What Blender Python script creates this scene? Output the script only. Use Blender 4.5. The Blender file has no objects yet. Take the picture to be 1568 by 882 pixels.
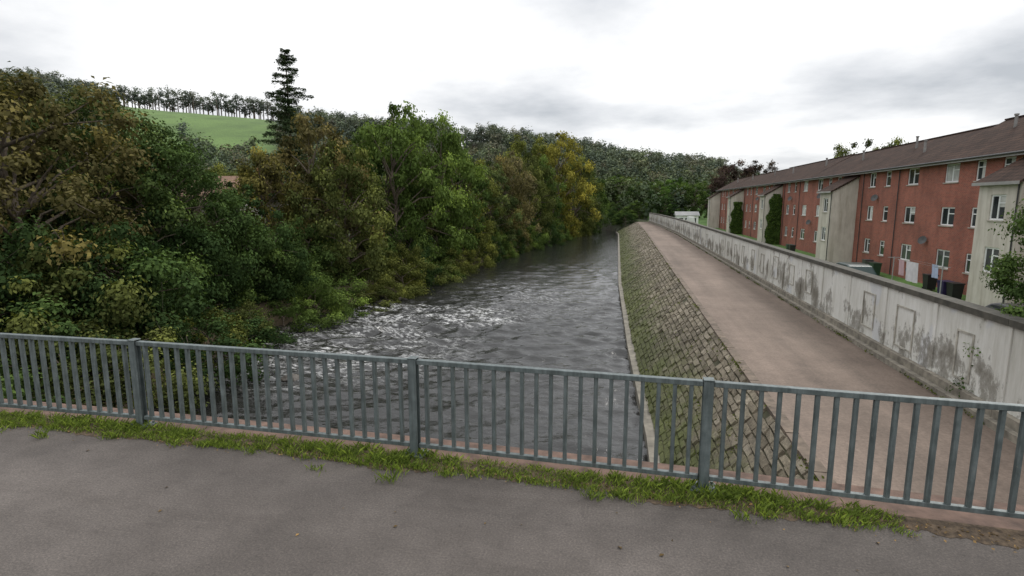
import bpy, math, random
import numpy as np
from mathutils import Vector, Matrix
random.seed(3); RNG=np.random.default_rng(7)
S=bpy.context.scene
S.view_settings.view_transform='Standard'; S.view_settings.look='None'; S.view_settings.exposure=0
COL=S.collection

# ------------------------------------------------------------------ node helpers
def new_mat(name):
    m=bpy.data.materials.new(name); m.use_nodes=True
    nt=m.node_tree; b=nt.nodes['Principled BSDF']; return m,nt,b
def N(nt,t,**k):
    n=nt.nodes.new(t)
    for a,v in k.items(): setattr(n,a,v)
    return n
def L(nt,a,b): nt.links.new(a,b)
def noise(nt,scale,detail=5,rough=.55,vec=None,mapscale=None,coord='Object'):
    n=N(nt,'ShaderNodeTexNoise'); n.inputs['Scale'].default_value=scale
    n.inputs['Detail'].default_value=detail; n.inputs['Roughness'].default_value=rough
    if vec is None:
        tc=N(nt,'ShaderNodeTexCoord'); vec=tc.outputs[coord]
    if mapscale:
        mp=N(nt,'ShaderNodeMapping'); mp.inputs['Scale'].default_value=mapscale
        L(nt,vec,mp.inputs['Vector']); vec=mp.outputs[0]
    L(nt,vec,n.inputs['Vector']); return n.outputs['Fac']
def ramp(nt,fac,stops):
    r=N(nt,'ShaderNodeValToRGB'); e=r.color_ramp.elements
    while len(e)<len(stops): e.new(.5)
    for i,(p,c) in enumerate(stops):
        e[i].position=p; e[i].color=(c[0],c[1],c[2],1) if not isinstance(c,(int,float)) else (c,c,c,1)
    L(nt,fac,r.inputs[0]); return r.outputs[0]
def mix(nt,fac,a,b,mode='MIX'):
    m=N(nt,'ShaderNodeMix',data_type='RGBA',blend_type=mode)
    for s,v in ((m.inputs[0],fac),(m.inputs[6],a),(m.inputs[7],b)):
        if hasattr(v,'is_output'): L(nt,v,s)
        elif isinstance(v,(int,float)): s.default_value=v
        else: s.default_value=(v[0],v[1],v[2],1)
    return m.outputs[2]
def mth(nt,op,a,b=0,clamp=False):
    m=N(nt,'ShaderNodeMath',operation=op,use_clamp=clamp)
    for i,v in enumerate((a,b)):
        if hasattr(v,'is_output'): L(nt,v,m.inputs[i])
        else: m.inputs[i].default_value=v
    return m.outputs[0]
def bump(nt,b,h,strength=.4,dist=.02):
    n=N(nt,'ShaderNodeBump'); n.inputs['Strength'].default_value=strength; n.inputs['Distance'].default_value=dist
    L(nt,h,n.inputs['Height']); L(nt,n.outputs[0],b.inputs['Normal']); return n
def simple(name,c,rough=.7,var=.25,scale=6,bs=.3,bd=.01,metal=0,detail=6):
    m,nt,b=new_mat(name)
    f=noise(nt,scale,detail); f2=noise(nt,scale*.13,3)
    lo=[x*(1-var) for x in c]; hi=[x*(1+var) for x in c]
    c1=ramp(nt,f,[(.3,lo),(.7,hi)]); c2=ramp(nt,f2,[(.35,(.85,)*3),(.65,(1.1,)*3)])
    L(nt,mix(nt,1,c1,c2,'MULTIPLY'),b.inputs['Base Color'])
    b.inputs['Roughness'].default_value=rough; b.inputs['Metallic'].default_value=metal
    if bs: bump(nt,b,f,bs,bd)
    return m

# ------------------------------------------------------------------ mesh helpers
def link(o,parent=None):
    COL.objects.link(o)
    if parent: o.parent=parent
    return o
def obj(name,verts,faces,mat,parent=None,smooth=False,loc=None):
    me=bpy.data.meshes.new(name); me.from_pydata([tuple(v) for v in verts],[],[tuple(f) for f in faces])
    for m in (mat if isinstance(mat,list) else [mat]): me.materials.append(m)
    if smooth: me.polygons.foreach_set('use_smooth',[True]*len(me.polygons))
    me.update(); o=bpy.data.objects.new(name,me)
    if loc: o.location=loc
    return link(o,parent)
def empty(name,loc=(0,0,0)):
    e=bpy.data.objects.new(name,None); e.location=loc; COL.objects.link(e); return e
class MB:
    def __init__(s): s.v=[]; s.f=[]
    def box(s,x0,x1,y0,y1,z0,z1):
        n=len(s.v)
        s.v+=[(x0,y0,z0),(x1,y0,z0),(x1,y1,z0),(x0,y1,z0),(x0,y0,z1),(x1,y0,z1),(x1,y1,z1),(x0,y1,z1)]
        s.f+=[(n,n+3,n+2,n+1),(n+4,n+5,n+6,n+7),(n,n+1,n+5,n+4),(n+1,n+2,n+6,n+5),(n+2,n+3,n+7,n+6),(n+3,n,n+4,n+7)]
    def obox(s,c,dx,dy,hx,hy,z0,z1,z0b=None):
        n=len(s.v); cx,cy=c
        for z in (z0,z1):
            for a,b in ((-1,-1),(1,-1),(1,1),(-1,1)):
                s.v.append((cx+a*hx*dx[0]+b*hy*dy[0],cy+a*hx*dx[1]+b*hy*dy[1],z))
        s.f+=[(n,n+3,n+2,n+1),(n+4,n+5,n+6,n+7),(n,n+1,n+5,n+4),(n+1,n+2,n+6,n+5),(n+2,n+3,n+7,n+6),(n+3,n,n+4,n+7)]
    def tube(s,p0,p1,r0,r1,k=6):
        p0=Vector(p0);p1=Vector(p1); d=(p1-p0)
        if d.length<1e-5: return
        d.normalize(); a=d.orthogonal().normalized(); b=d.cross(a); n=len(s.v)
        for p,r in ((p0,r0),(p1,r1)):
            for i in range(k):
                t=2*math.pi*i/k; s.v.append(tuple(p+a*(r*math.cos(t))+b*(r*math.sin(t))))
        for i in range(k):
            j=(i+1)%k; s.f.append((n+i,n+j,n+k+j,n+k+i))
        s.f.append(tuple(n+k+i for i in range(k)))
    def face(s,*p):
        n=len(s.v); s.v+=list(p); s.f.append(tuple(range(n,n+len(p))))
    def make(s,name,mat,parent=None,smooth=False): return obj(name,s.v,s.f,mat,parent,smooth)
def loft(name,rows,mat,parent=None,smooth=False,close=False):
    k=len(rows[0]); v=[p for r in rows for p in r]; f=[]
    for i in range(len(rows)-1):
        for j in range(k-1 if not close else k):
            j2=(j+1)%k; f.append((i*k+j,i*k+j2,(i+1)*k+j2,(i+1)*k+j))
    if close: f.append(tuple(range(k))); f.append(tuple((len(rows)-1)*k+j for j in range(k-1,-1,-1)))
    return obj(name,v,f,mat,parent,smooth)

# ------------------------------------------------------------------ leaves
def leafverts(C,Nrm,size,aspect=.55):
    n=len(C); Nrm=Nrm/np.maximum(np.linalg.norm(Nrm,axis=1,keepdims=True),1e-6)
    r=RNG.normal(size=(n,3)); T=np.cross(Nrm,r); T/=np.maximum(np.linalg.norm(T,axis=1,keepdims=True),1e-6)
    B=np.cross(Nrm,T); sz=size.reshape(-1,1)
    V=np.empty((n,4,3)); V[:,0]=C-T*sz*.5; V[:,1]=C+B*sz*aspect*.5+Nrm*sz*.08; V[:,2]=C+T*sz*.5-Nrm*sz*.1; V[:,3]=C-B*sz*aspect*.5+Nrm*sz*.08
    return V
def leaf_mesh(name,V,tint,mats,extra=None):
    """V: n,4,3 ; tint n ; extra: MB of woody parts (material 1)"""
    n=len(V); me=bpy.data.meshes.new(name)
    ev=np.array(extra.v,dtype=float).reshape(-1,3) if extra and extra.v else np.zeros((0,3))
    ef=extra.f if extra else []
    allv=np.concatenate([V.reshape(-1,3),ev]); me.vertices.add(len(allv)); me.vertices.foreach_set('co',allv.ravel())
    lens=[4]*n+[len(f) for f in ef]; starts=np.concatenate([[0],np.cumsum(lens)[:-1]])
    idx=np.concatenate([np.arange(4*n),np.array([i+4*n for f in ef for i in f],dtype=int)]).astype(int)
    me.loops.add(len(idx)); me.loops.foreach_set('vertex_index',idx)
    me.polygons.add(len(lens)); me.polygons.foreach_set('loop_start',starts.astype(int)); 
    me.polygons.foreach_set('material_index',np.array([0]*n+[1]*len(ef)))
    me.update(calc_edges=True); me.validate()
    at=me.attributes.new('tint','FLOAT','FACE'); at.data.foreach_set('value',np.concatenate([tint,np.zeros(len(ef))]))
    for m in mats: me.materials.append(m)
    return me
def leaf_material(name,transl=.3,colored=True,c=(.06,.08,.03),attrcol=False):
    m,nt,b=new_mat(name); out=nt.nodes['Material Output']; nt.nodes.remove(b)
    at=N(nt,'ShaderNodeAttribute',attribute_name='tint')
    if attrcol:
        oc=N(nt,'ShaderNodeAttribute',attribute_name='tcol').outputs['Color']
    elif colored: oc=N(nt,'ShaderNodeObjectInfo').outputs['Color']
    else: oc=c
    f=at.outputs['Fac']
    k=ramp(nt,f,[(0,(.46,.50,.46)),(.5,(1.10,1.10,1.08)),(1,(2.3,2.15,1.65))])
    c1=mix(nt,1,oc,k,'MULTIPLY')
    d=N(nt,'ShaderNodeBsdfDiffuse'); t=N(nt,'ShaderNodeBsdfTranslucent'); x=N(nt,'ShaderNodeMixShader'); x.inputs[0].default_value=transl
    L(nt,c1,d.inputs[0]); L(nt,mix(nt,1,c1,(1.3,1.4,.7),'MULTIPLY'),t.inputs[0])
    L(nt,d.outputs[0],x.inputs[1]); L(nt,t.outputs[0],x.inputs[2]); L(nt,x.outputs[0],out.inputs[0])
    return m
LEAF=leaf_material('foliage',.16); BARK=simple('bark',(.09,.07,.05),.9,.4,8,.6,.02)
NEEDLE=leaf_material('needles',.1)
FARLEAF=leaf_material('far_foliage',.08,attrcol=True)

def clump_leaves(c,r,n,ls,flat=.75,up=.45):
    d=RNG.normal(size=(n,3)); d/=np.linalg.norm(d,axis=1,keepdims=True)
    rad=RNG.random(n)**.4*(1+.28*RNG.normal(size=n))
    p=d*rad[:,None]*r*np.array([1,1,flat]); p[:,2]-=.12*(p[:,0]**2+p[:,1]**2)/max(r,.1)
    nr=d+np.array([0,0,up])+RNG.normal(size=(n,3))*.45
    return c+p,nr,ls*(.6+.8*RNG.random(n))
def tree_proto(name,H=10,R=4.5,nc=75,nl=210,ls=.25,low=.04,prof=.6,clr=(.14,.30),wood=True,aspect=.62):
    mb=MB(); ph=RNG.random(4)*6.28
    Cs=[];Ns=[];Ss=[];Ts=[]
    th=H*.8; pts=[Vector((0,0,-.8))]
    for i in range(1,7):
        pts.append(Vector((RNG.normal()*.12*i*R/4.5,RNG.normal()*.12*i*R/4.5,th*i/6)))
    r0=H*.022
    for i in range(6): mb.tube(pts[i],pts[i+1],r0*(1-i/7),r0*(1-(i+1)/7),8)
    for i in range(nc):
        u=low+(1-low)*((i+RNG.random())/nc)
        pr=R*max(.14,math.sin(math.pi*min(1,(u*.86+.10)))**prof)
        a=i*2.39996+RNG.normal()*.3
        env=1+.26*math.sin(3*a+ph[0]+4*u)+.18*math.sin(5*a+ph[1]-7*u)
        rr=pr*env*(.5+.55*RNG.random()**.5)
        c=np.array([rr*math.cos(a),rr*math.sin(a),H*u*(.92+.07*math.sin(2*a+ph[2]))])
        cr=R*(clr[0]+(clr[1]-clr[0])*RNG.random()**1.5)
        p,nr,sz=clump_leaves(c,cr,int(nl*(cr/(R*.2))**1.7),ls,.62)
        Cs.append(p);Ns.append(nr);Ss.append(sz)
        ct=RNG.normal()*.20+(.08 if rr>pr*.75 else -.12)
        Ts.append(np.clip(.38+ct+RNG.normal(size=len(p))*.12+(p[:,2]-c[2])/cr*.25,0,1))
        if wood and i%2==0:
            k=min(5,max(0,int(c[2]*.7/th*6))); q=pts[k]+(pts[k+1]-pts[k])*RNG.random()
            m=(q+Vector(c))/2+Vector((0,0,.08*rr)); mb.tube(q,m,r0*.35,r0*.2,5); mb.tube(m,Vector(c),r0*.2,r0*.06,5)
            for _ in range(3):
                e=Vector(c)+Vector(RNG.normal(size=3)*cr*.6); mb.tube(Vector(c),e,r0*.07,r0*.03,4)
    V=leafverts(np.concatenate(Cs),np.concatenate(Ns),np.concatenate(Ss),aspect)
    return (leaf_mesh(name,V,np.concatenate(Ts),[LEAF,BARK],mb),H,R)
TP=[tree_proto('tree_mesh_%d'%i,prof=[.6,.5,.75,.55][i],nc=[72,84,66,78][i],clr=[(.13,.29),(.12,.27),(.15,.33),(.11,.27)][i]) for i in range(4)]
TF=[tree_proto('fine_tree_mesh_%d'%i,prof=[.6,.5][i],nc=96,nl=290,ls=.175,clr=[(.11,.26),(.12,.28)][i]) for i in range(2)]
SP=[tree_proto('shrub_mesh_%d'%i,H=4,R=2.6,nc=30,nl=210,ls=.145,low=.02,prof=.45,clr=(.17,.36)) for i in range(3)]
cnt=[0]
def put(proto,name,v,s,z0,ztop,R,col):
    me,H0,R0=proto; o=bpy.data.objects.new(name,me); cnt[0]+=1
    o.location=(v,s,z0); h=(ztop-z0)/H0
    o.scale=(R/R0,R/R0*(.9+.2*random.random()),h); o.rotation_euler=(0,0,random.random()*6.28)
    o.color=(col[0],col[1],col[2],1); link(o); return o

# ------------------------------------------------------------------ terrain functions
def bl(s): return np.interp(s,[-60,0,19,28,32,48,60,84,105,125,145,160,190,240,400],[-17,-17,-17.5,-21.5,-20.9,-18.5,-18.3,-17.3,-15,-12.3,-9.8,-12,-24,-50,-140])
def br(s): return np.interp(s,[-60,5,17.5,30,53,100,140,160,190,240,400],[1,.9,.83,.24,-.49,-1.1,-1.6,-3,-12,-36,-120])
def kl(s): return np.interp(s,[-60,100,150],[3.74,3.74,3.2])
def wl(s): return np.interp(s,[-60,90,123,150],[8.5,8.5,7.6,6.2])
def sm(x): x=np.clip(x,0,1); return x*x*(3-2*x)
RX=[-1500,-300,60,110,200,300,420,470,540,700,760,900,1000,1080,1130,1250,1400,2000]; RY=[140,125,146,156,174,182,192,201,208,218,224,244,262,266,278,298,302,306]
def hill(v,s):
    d=.9686*s-.195*v; dd=np.maximum(d,1); a=957+867*v/dd
    hz=(310-np.interp(a,RX,RY))*.465+2.5
    f=sm((d-120)/280.)*sm((d-20)/60); back=1-.35*sm((d-420)/900)
    return (hz+3)*f*back
def gz(v,s):
    v=np.asarray(v,float); s=np.asarray(s,float); L_=bl(s); R_=br(s)
    h=hill(v,s)
    nz=.25*np.sin(v*.9+s*.31)*np.sin(s*.7-v*.2)+.12*np.sin(v*2.3)*np.cos(s*1.9)
    dl=L_-v; left=-6.5+2.3*sm(dl/2.2)+.09*np.clip(dl-2,0,14)+nz*sm(dl/3)+h
    t=np.clip((v-R_-.4)/np.maximum(kl(s)-R_-.4,.5),0,1)
    right=np.where(s<152, np.where(v<kl(s),-6.3+t*3.2,np.where(v<wl(s)+.1,-2.9,-3.16)), -6.3+3.2*sm((v-R_)/4)+h+nz*.5)
    right=np.where(v>wl(s)+.1,right+h*(s<152),right)
    return np.where(v<L_,left,np.where(v<R_+.4,-6.6,right))
vs=np.concatenate([-np.geomspace(40,2500,60)[::-1],np.arange(-39.5,12.1,.5),np.geomspace(13,2500,40)])
ss=np.concatenate([-np.geomspace(8,1500,14)[::-1],np.arange(-6,200,1.5),np.arange(202,450,4.),np.geomspace(455,3500,40)])
VV,SS=np.meshgrid(vs,ss); ZZ=gz(VV,SS); nv,ns=len(vs),len(ss)
i,j=np.meshgrid(np.arange(ns-1),np.arange(nv-1),indexing='ij'); a=(i*nv+j).ravel()
F=np.stack([a,a+1,a+nv+1,a+nv],1)
def is_field(v,s):
    d=.9686*s-.195*v; a=957+867*v/np.maximum(d,1); py=310-860*(gz(v,s)-2.5)/np.maximum(d,1)
    return (a>192)&(a<435)&(d>180)&(d<400)&(py<246)
m,nt,b=new_mat('ground')
at=N(nt,'ShaderNodeAttribute',attribute_name='gcol').outputs['Color']
n1=noise(nt,1.7,8,.65); n2=noise(nt,.05,5)
k=ramp(nt,n1,[(.3,(.6,.6,.6)),(.7,(1.35,1.35,1.3))]); k2=ramp(nt,n2,[(.35,(.75,.78,.75)),(.65,(1.15,1.15,1.1))])
L(nt,mix(nt,1,mix(nt,1,at,k,'MULTIPLY'),k2,'MULTIPLY'),b.inputs['Base Color']); b.inputs['Roughness'].default_value=.95
bump(nt,b,n1,.6,.08); GROUND=m
g=obj('ground',np.stack([VV,SS,ZZ],-1).reshape(-1,3),F.tolist(),GROUND,smooth=True)
col=np.zeros((ns,nv,4)); col[...,3]=1
col[...,:3]=(.05,.06,.03)
wood=(VV<bl(SS)); near=(bl(SS)-VV<3)&wood; col[near,:3]=(.09,.065,.04)
fld=is_field(VV,SS); col[fld,:3]=(.090,.150,.040)
lawn=(VV>wl(SS))&(SS<200)&(VV<60); col[lawn,:3]=(.085,.17,.035)
rb=(VV>=bl(SS))&(VV<br(SS)+.6); col[rb,:3]=(.03,.025,.018)
ca=g.data.color_attributes.new('gcol','FLOAT_COLOR','POINT'); ca.data.foreach_set('color',col.ravel())

# ------------------------------------------------------------------ water (real wave geometry)
m,nt,b=new_mat('river_water')
tc=N(nt,'ShaderNodeTexCoord').outputs['Object']
w2=noise(nt,3.0,4,.6,tc,(.8,1.2,1)); bump(nt,b,w2,.6,.10)
sx=N(nt,'ShaderNodeSeparateXYZ'); L(nt,tc,sx.inputs[0])
def ell(cx,cy,ax,ay):
    ex=mth(nt,'DIVIDE',mth(nt,'SUBTRACT',sx.outputs[0],cx),ax); ey=mth(nt,'DIVIDE',mth(nt,'SUBTRACT',sx.outputs[1],cy),ay)
    return mth(nt,'SUBTRACT',1.0,mth(nt,'ADD',mth(nt,'MULTIPLY',ex,ex),mth(nt,'MULTIPLY',ey,ey)),True)
mask=mth(nt,'MAXIMUM',ell(-14,37.5,9,4.5),mth(nt,'MAXIMUM',mth(nt,'MULTIPLY',ell(-15,28,8,9),.42),mth(nt,'MULTIPLY',ell(-8,50,9,14),.2)))
fn=noise(nt,.75,8,.72,tc,(.6,1.7,1)); fine=noise(nt,4.5,6,.7,tc,(.7,1.6,1)); big=noise(nt,.35,3,.5,tc,(1,1.6,1))
ridge=mth(nt,'SUBTRACT',1.0,mth(nt,'MULTIPLY',mth(nt,'ABSOLUTE',mth(nt,'SUBTRACT',fn,.5)),13.0),True)
foam=mth(nt,'MULTIPLY',mth(nt,'MULTIPLY',ridge,ramp(nt,fine,[(.46,0.),(.58,1.)])),mth(nt,'MULTIPLY',mth(nt,'MULTIPLY',mask,2.2,True),ramp(nt,big,[(.38,.2),(.53,1.)])),True)
L(nt,mix(nt,foam,(.019,.019,.018),(.70,.70,.69)),b.inputs['Base Color'])
L(nt,mth(nt,'ADD',mth(nt,'MULTIPLY',foam,.5),.05),b.inputs['Roughness']); b.inputs['IOR'].default_value=1.46
srows=[-30,-10,0]+list(np.arange(4,44,.14)); st_=.15
while srows[-1]<240: srows.append(srows[-1]+st_); st_*=1.02
srows=np.array(srows); nc_=175
T_=np.linspace(0,1,nc_)
Vw=(bl(srows)-1.2)[:,None]*(1-T_)+(br(srows)+.15)[:,None]*T_; Sw=np.repeat(srows[:,None],nc_,1); Zw=np.full(Vw.shape,-5.52)
cell=np.gradient(srows)[:,None]
for _ in range(80):
    lam=.55*(6.0)**(RNG.random()**1.3); th=RNG.normal()*.62+math.pi/2; kx=2*math.pi/lam; a_=.0086*lam**.88
    fade=np.clip((lam/np.maximum(cell,.14)-2.2)/2,0,1)
    boost=.85+.8*np.exp(-(((Vw+13)/9)**2+((Sw-34)/8)**2))
    P_=kx*(math.cos(th)*Vw+math.sin(th)*Sw)+RNG.random()*6.28+.6*np.sin(Vw*.8+RNG.random()*6)*np.sin(Sw*.5)
    Zw+=a_*fade*boost*(np.sin(P_)-.28*np.cos(2*P_))*(.7+.45*np.sin(Vw*.5+Sw*.23+RNG.random()*6.28))
ii,jj=np.meshgrid(np.arange(len(srows)-1),np.arange(nc_-1),indexing='ij'); a_=(ii*nc_+jj).ravel()
obj('river',np.stack([Vw,Sw,Zw],-1).reshape(-1,3),np.stack([a_,a_+1,a_+nc_+1,a_+nc_],1).tolist(),m,smooth=True)

# ------------------------------------------------------------------ river wall / revetment / path
CONC=simple('weathered_concrete',(.17,.155,.125),.9,.4,3,.5,.01)
st=list(np.arange(-4,151,2.))
rows=[[(float(br(s))+.12,s,-6.4),(float(br(s))+.12,s,-5.15),(float(br(s))+.48,s,-5.13),(float(br(s))+.48,s,-6.0)] for s in st]
loft('river_toe_wall',rows,CONC)
m,nt,b=new_mat('mossy_stone')
at=N(nt,'ShaderNodeAttribute',attribute_name='tint').outputs['Fac']
tc=N(nt,'ShaderNodeTexCoord').outputs['Object']; sx=N(nt,'ShaderNodeSeparateXYZ'); L(nt,tc,sx.inputs[0])
base=ramp(nt,at,[(0,(.10,.082,.055)),(.5,(.18,.152,.108)),(1,(.29,.25,.19))])
mo=noise(nt,.7,7,.72,tc); mo2=noise(nt,9,6,.75,tc)
zf=mth(nt,'MULTIPLY',mth(nt,'ADD',sx.outputs[2],3.7),-.20)
mf=ramp(nt,mth(nt,'ADD',mth(nt,'ADD',mth(nt,'MULTIPLY',mo,.85),mth(nt,'MULTIPLY',mo2,.25)),zf),[(.47,0.),(.72,.92)])
cc_=mix(nt,mf,base,(.075,.088,.022)); cc_=mix(nt,1,cc_,ramp(nt,noise(nt,.35,5,.6,tc),[(.35,(.72,)*3),(.65,(1.2,)*3)]),'MULTIPLY')
L(nt,mix(nt,1,cc_,ramp(nt,mo2,[(.3,(.5,)*3),(.7,(1.4,)*3)]),'MULTIPLY'),b.inputs['Base Color'])
b.inputs['Roughness'].default_value=.95; bump(nt,b,mo2,.9,.05); STONE=m
mb=MB(); tint=[]
def rev(s,t,o=0):
    a=float(br(s))+.43; c=float(kl(s))-.12; x=a+(c-a)*t; z=-5.14+(2.6)*t
    nl=math.hypot(c-a,2.6); return (x-2.6/nl*o, s, z+(c-a)/nl*o)
rows_n=17
for r in range(rows_n):
    s=-4+(r%2)*.3
    while s<149:
        ln=random.uniform(.26,.72)*(1 if s<60 else 1.8); t0=(r+.03)/rows_n; t1=(r+.97)/rows_n; o=random.uniform(-.005,.06)+(.03 if random.random()<.1 else 0); g_=.010
        if random.random()<.985:
            n=len(mb.v); sk=random.uniform(-.07,.07); j_=lambda:random.uniform(-.006,.006)
            for (ss_,tt) in ((s+g_,t0),(s+ln-g_,t0),(s+ln-g_+sk,t1),(s+g_+sk,t1)): mb.v.append(rev(ss_,tt,-.08))
            for (ss_,tt) in ((s+g_+.02,t0+.004+j_()),(s+ln-g_-.02,t0+.004+j_()),(s+ln-g_+sk-.02,t1-.004+j_()),(s+g_+sk+.02,t1-.004+j_())): mb.v.append(rev(ss_,tt,o+random.uniform(0,.035)))
            mb.f+=[(n+4,n+7,n+6,n+5),(n,n+4,n+5,n+1),(n+1,n+5,n+6,n+2),(n+2,n+6,n+7,n+3),(n+3,n+7,n+4,n)]
            tint+=[min(1,max(0,random.gauss(.5,.24)))]*5
        s+=ln
o=mb.make('stone_revetment',STONE)
at=o.data.attributes.new('tint','FLOAT','FACE'); at.data.foreach_set('value',tint)
backing=loft('mortar',[[rev(s,0,-.01),rev(s,1,-.01)] for s in st],simple('mortar_moss',(.06,.058,.03),.95,.5,5,.5,.02),parent=o)
n=14000; sw=RNG.uniform(3,90,n); tw=RNG.random(n)**1.7; kk=(np.sin(sw*1.1+np.sin(sw*.37)*3)+np.sin(tw*9+sw*.6))>.2; sw=sw[kk]; tw=tw[kk]
C=np.array([rev(a_,b_,.05) for a_,b_ in zip(sw,tw)]); 
n=5000; s2=RNG.uniform(3,110,n); keep=(np.sin(s2*.9)+np.sin(s2*2.3)+RNG.normal(size=n)*.5)>.3; s2=s2[keep]
C2=np.stack([wl(s2)-.36+RNG.normal(size=len(s2))*.035,s2,-2.47+np.abs(RNG.normal(size=len(s2)))*.04],1)
n=3500; s3=RNG.uniform(3,110,n); keep=(np.sin(s3*.7+1)+np.sin(s3*1.9)+RNG.normal(size=n)*.5)>.5; s3=s3[keep]
C3=np.stack([kl(s3)-.17+RNG.normal(size=len(s3))*.05,s3,-2.5+np.abs(RNG.normal(size=len(s3)))*.03],1)
C=np.concatenate([C,C2,C3])
me=leaf_mesh('revetment_weeds',leafverts(C,RNG.normal(size=C.shape)*.5+np.array([-.6,0,.8]),RNG.uniform(.03,.11,len(C)),.5),np.clip(RNG.normal(.4,.25,len(C)),0,1),[LEAF])
o=bpy.data.objects.new('wall_weeds',me); o.color=(.075,.09,.02,1); link(o)
PATHM,nt,b=new_mat('path_surface')
n1=noise(nt,.3,6,.6); n2=noise(nt,14,6,.7); tc=N(nt,'ShaderNodeTexCoord').outputs['Object']; n3=noise(nt,.6,5,.65,tc,(1.4,.10,1)); n4=noise(nt,2.2,5,.7)
c=ramp(nt,n1,[(.3,(.135,.100,.078)),(.7,(.195,.148,.117))]); c=mix(nt,1,c,ramp(nt,n2,[(.3,(.72,)*3),(.7,(1.25,)*3)]),'MULTIPLY')
c=mix(nt,1,c,ramp(nt,n3,[(.35,(.78,.78,.77)),(.6,(1.08,)*3)]),'MULTIPLY'); c=mix(nt,1,c,ramp(nt,n4,[(.3,(.80,)*3),(.6,(1.05,)*3)]),'MULTIPLY')
L(nt,c,b.inputs['Base Color']); b.inputs['Roughness'].default_value=.9; bump(nt,b,n2,.4,.006)
loft('riverside_path',[[(float(kl(s))+.12,s,-2.5),(float(wl(s))-.3,s,-2.5)] for s in st],PATHM)
KERB=simple('kerb_stone',(.13,.10,.075),.9,.4,5,.5,.01)
mb=MB(); s=-4.
while s<149:
    k0=float(kl(s)); mb.box(k0-.14,k0+.13,s+.01,s+.9,-2.9,-2.47+random.uniform(-.008,.008)); s+=.915
mb.make('path_kerb',KERB)

# ------------------------------------------------------------------ flood wall
m,nt,b=new_mat('painted_wall_stained')
tc=N(nt,'ShaderNodeTexCoord').outputs['Object']; sx=N(nt,'ShaderNodeSeparateXYZ'); L(nt,tc,sx.inputs[0])
na=noise(nt,.85,9,.7,tc,(1,1,.6)); nb=noise(nt,.25,4,.5,tc); nc2=noise(nt,5,6,.7,tc,(1,1,.15)); nd=noise(nt,9,6,.7,tc)
base=ramp(nt,nb,[(.35,(.54,.53,.49)),(.65,(.70,.695,.66))])
base=mix(nt,1,base,ramp(nt,nc2,[(.3,(.78,.77,.73)),(.6,(1.03,)*3)]),'MULTIPLY')
npnt=noise(nt,.6,2,.4,tc,(1,1,.8)); base=mix(nt,ramp(nt,npnt,[(.60,0.),(.62,.5)]),base,(.50,.52,.56))
zn=mth(nt,'MULTIPLY',mth(nt,'ADD',sx.outputs[2],2.2),.5,True)
band=ramp(nt,zn,[(0.,.07),(.35,.11),(.55,.05),(.8,-.04),(1.,.02)])
fac=mth(nt,'ADD',mth(nt,'ADD',mth(nt,'MULTIPLY',na,.8),mth(nt,'MULTIPLY',nb,.2)),band)
fac=mth(nt,'ADD',fac,mth(nt,'MULTIPLY',mth(nt,'SUBTRACT',nd,.5),.16))
sf=ramp(nt,fac,[(.57,0.),(.605,.6),(.69,.92)])
L(nt,mix(nt,sf,base,(.13,.115,.088)),b.inputs['Base Color']); b.inputs['Roughness'].default_value=.85
bump(nt,b,nd,.3,.01); WALLM=m
wall=empty('flood_wall',(8.5,40,-2.5))
def ch(o): 
    o.parent=wall; o.matrix_parent_inverse=Matrix.Translation((-8.5,-40,2.5)); return o
st2=list(np.arange(-4,151,3.))
ch(loft('wall_face',[[(wl(s)+.0,s,-2.12),(wl(s)+.0,s,-.22),(wl(s)+.3,s,-.22),(wl(s)+.3,s,-3.4),(wl(s)+.0,s,-3.0)] for s in st2],WALLM,close=True))
COPE=simple('dark_coping',(.07,.065,.052),.9,.4,4,.5,.01)
mb=MB(); mp=MB(); ms=MB(); mo_=MB()
for k in range(len(st2)-1):
    s0,s1=st2[k],st2[k+1]; w0,w1=float(wl(s0)),float(wl(s1)); g_=.008
    def seg(M,a,b_,z0,z1):
        n=len(M.v)
        for z in (z0,z1):
            M.v+=[(w0+a,s0+g_,z),(w0+b_,s0+g_,z),(w1+b_,s1-g_,z),(w1+a,s1-g_,z)]
        M.f+=[(n,n+3,n+2,n+1),(n+4,n+5,n+6,n+7),(n,n+1,n+5,n+4),(n+1,n+2,n+6,n+5),(n+2,n+3,n+7,n+6),(n+3,n,n+4,n+7)]
    seg(mb,-.07,.36,-.215,-.06)
    seg(ms,-.16,-.004,-3,-2.13); seg(ms,-.33,-.165,-3,-2.34)
    mp.box(w0-.035,w0-.003,s0-.10,s0+.10,-2.12,-.22)
    if random.random()<.75:
        c_=s0+1.5+random.uniform(-.3,.3); hw=random.uniform(.35,.6); z0_=-1.95+random.uniform(0,.3); z1_=-.5-random.uniform(0,.3); x1=(w0+w1)/2
        for (a_,b_,c0,c1) in ((c_-hw,c_+hw,z0_,z0_+.05),(c_-hw,c_+hw,z1_-.05,z1_),(c_-hw,c_-hw+.05,z0_+.05,z1_-.05),(c_+hw-.05,c_+hw,z0_+.05,z1_-.05)): mo_.box(x1-.03,x1-.006,a_,b_,c0,c1)
ch(mb.make('coping',COPE)); ch(mp.make('pilasters',WALLM)); ch(mo_.make('panel_mouldings',simple('moulding',(.38,.36,.31),.9,.4,4,0)))
ch(ms.make('stepped_plinth',simple('plinth_stone',(.20,.18,.145),.9,.45,4,.6,.02)))

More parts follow.
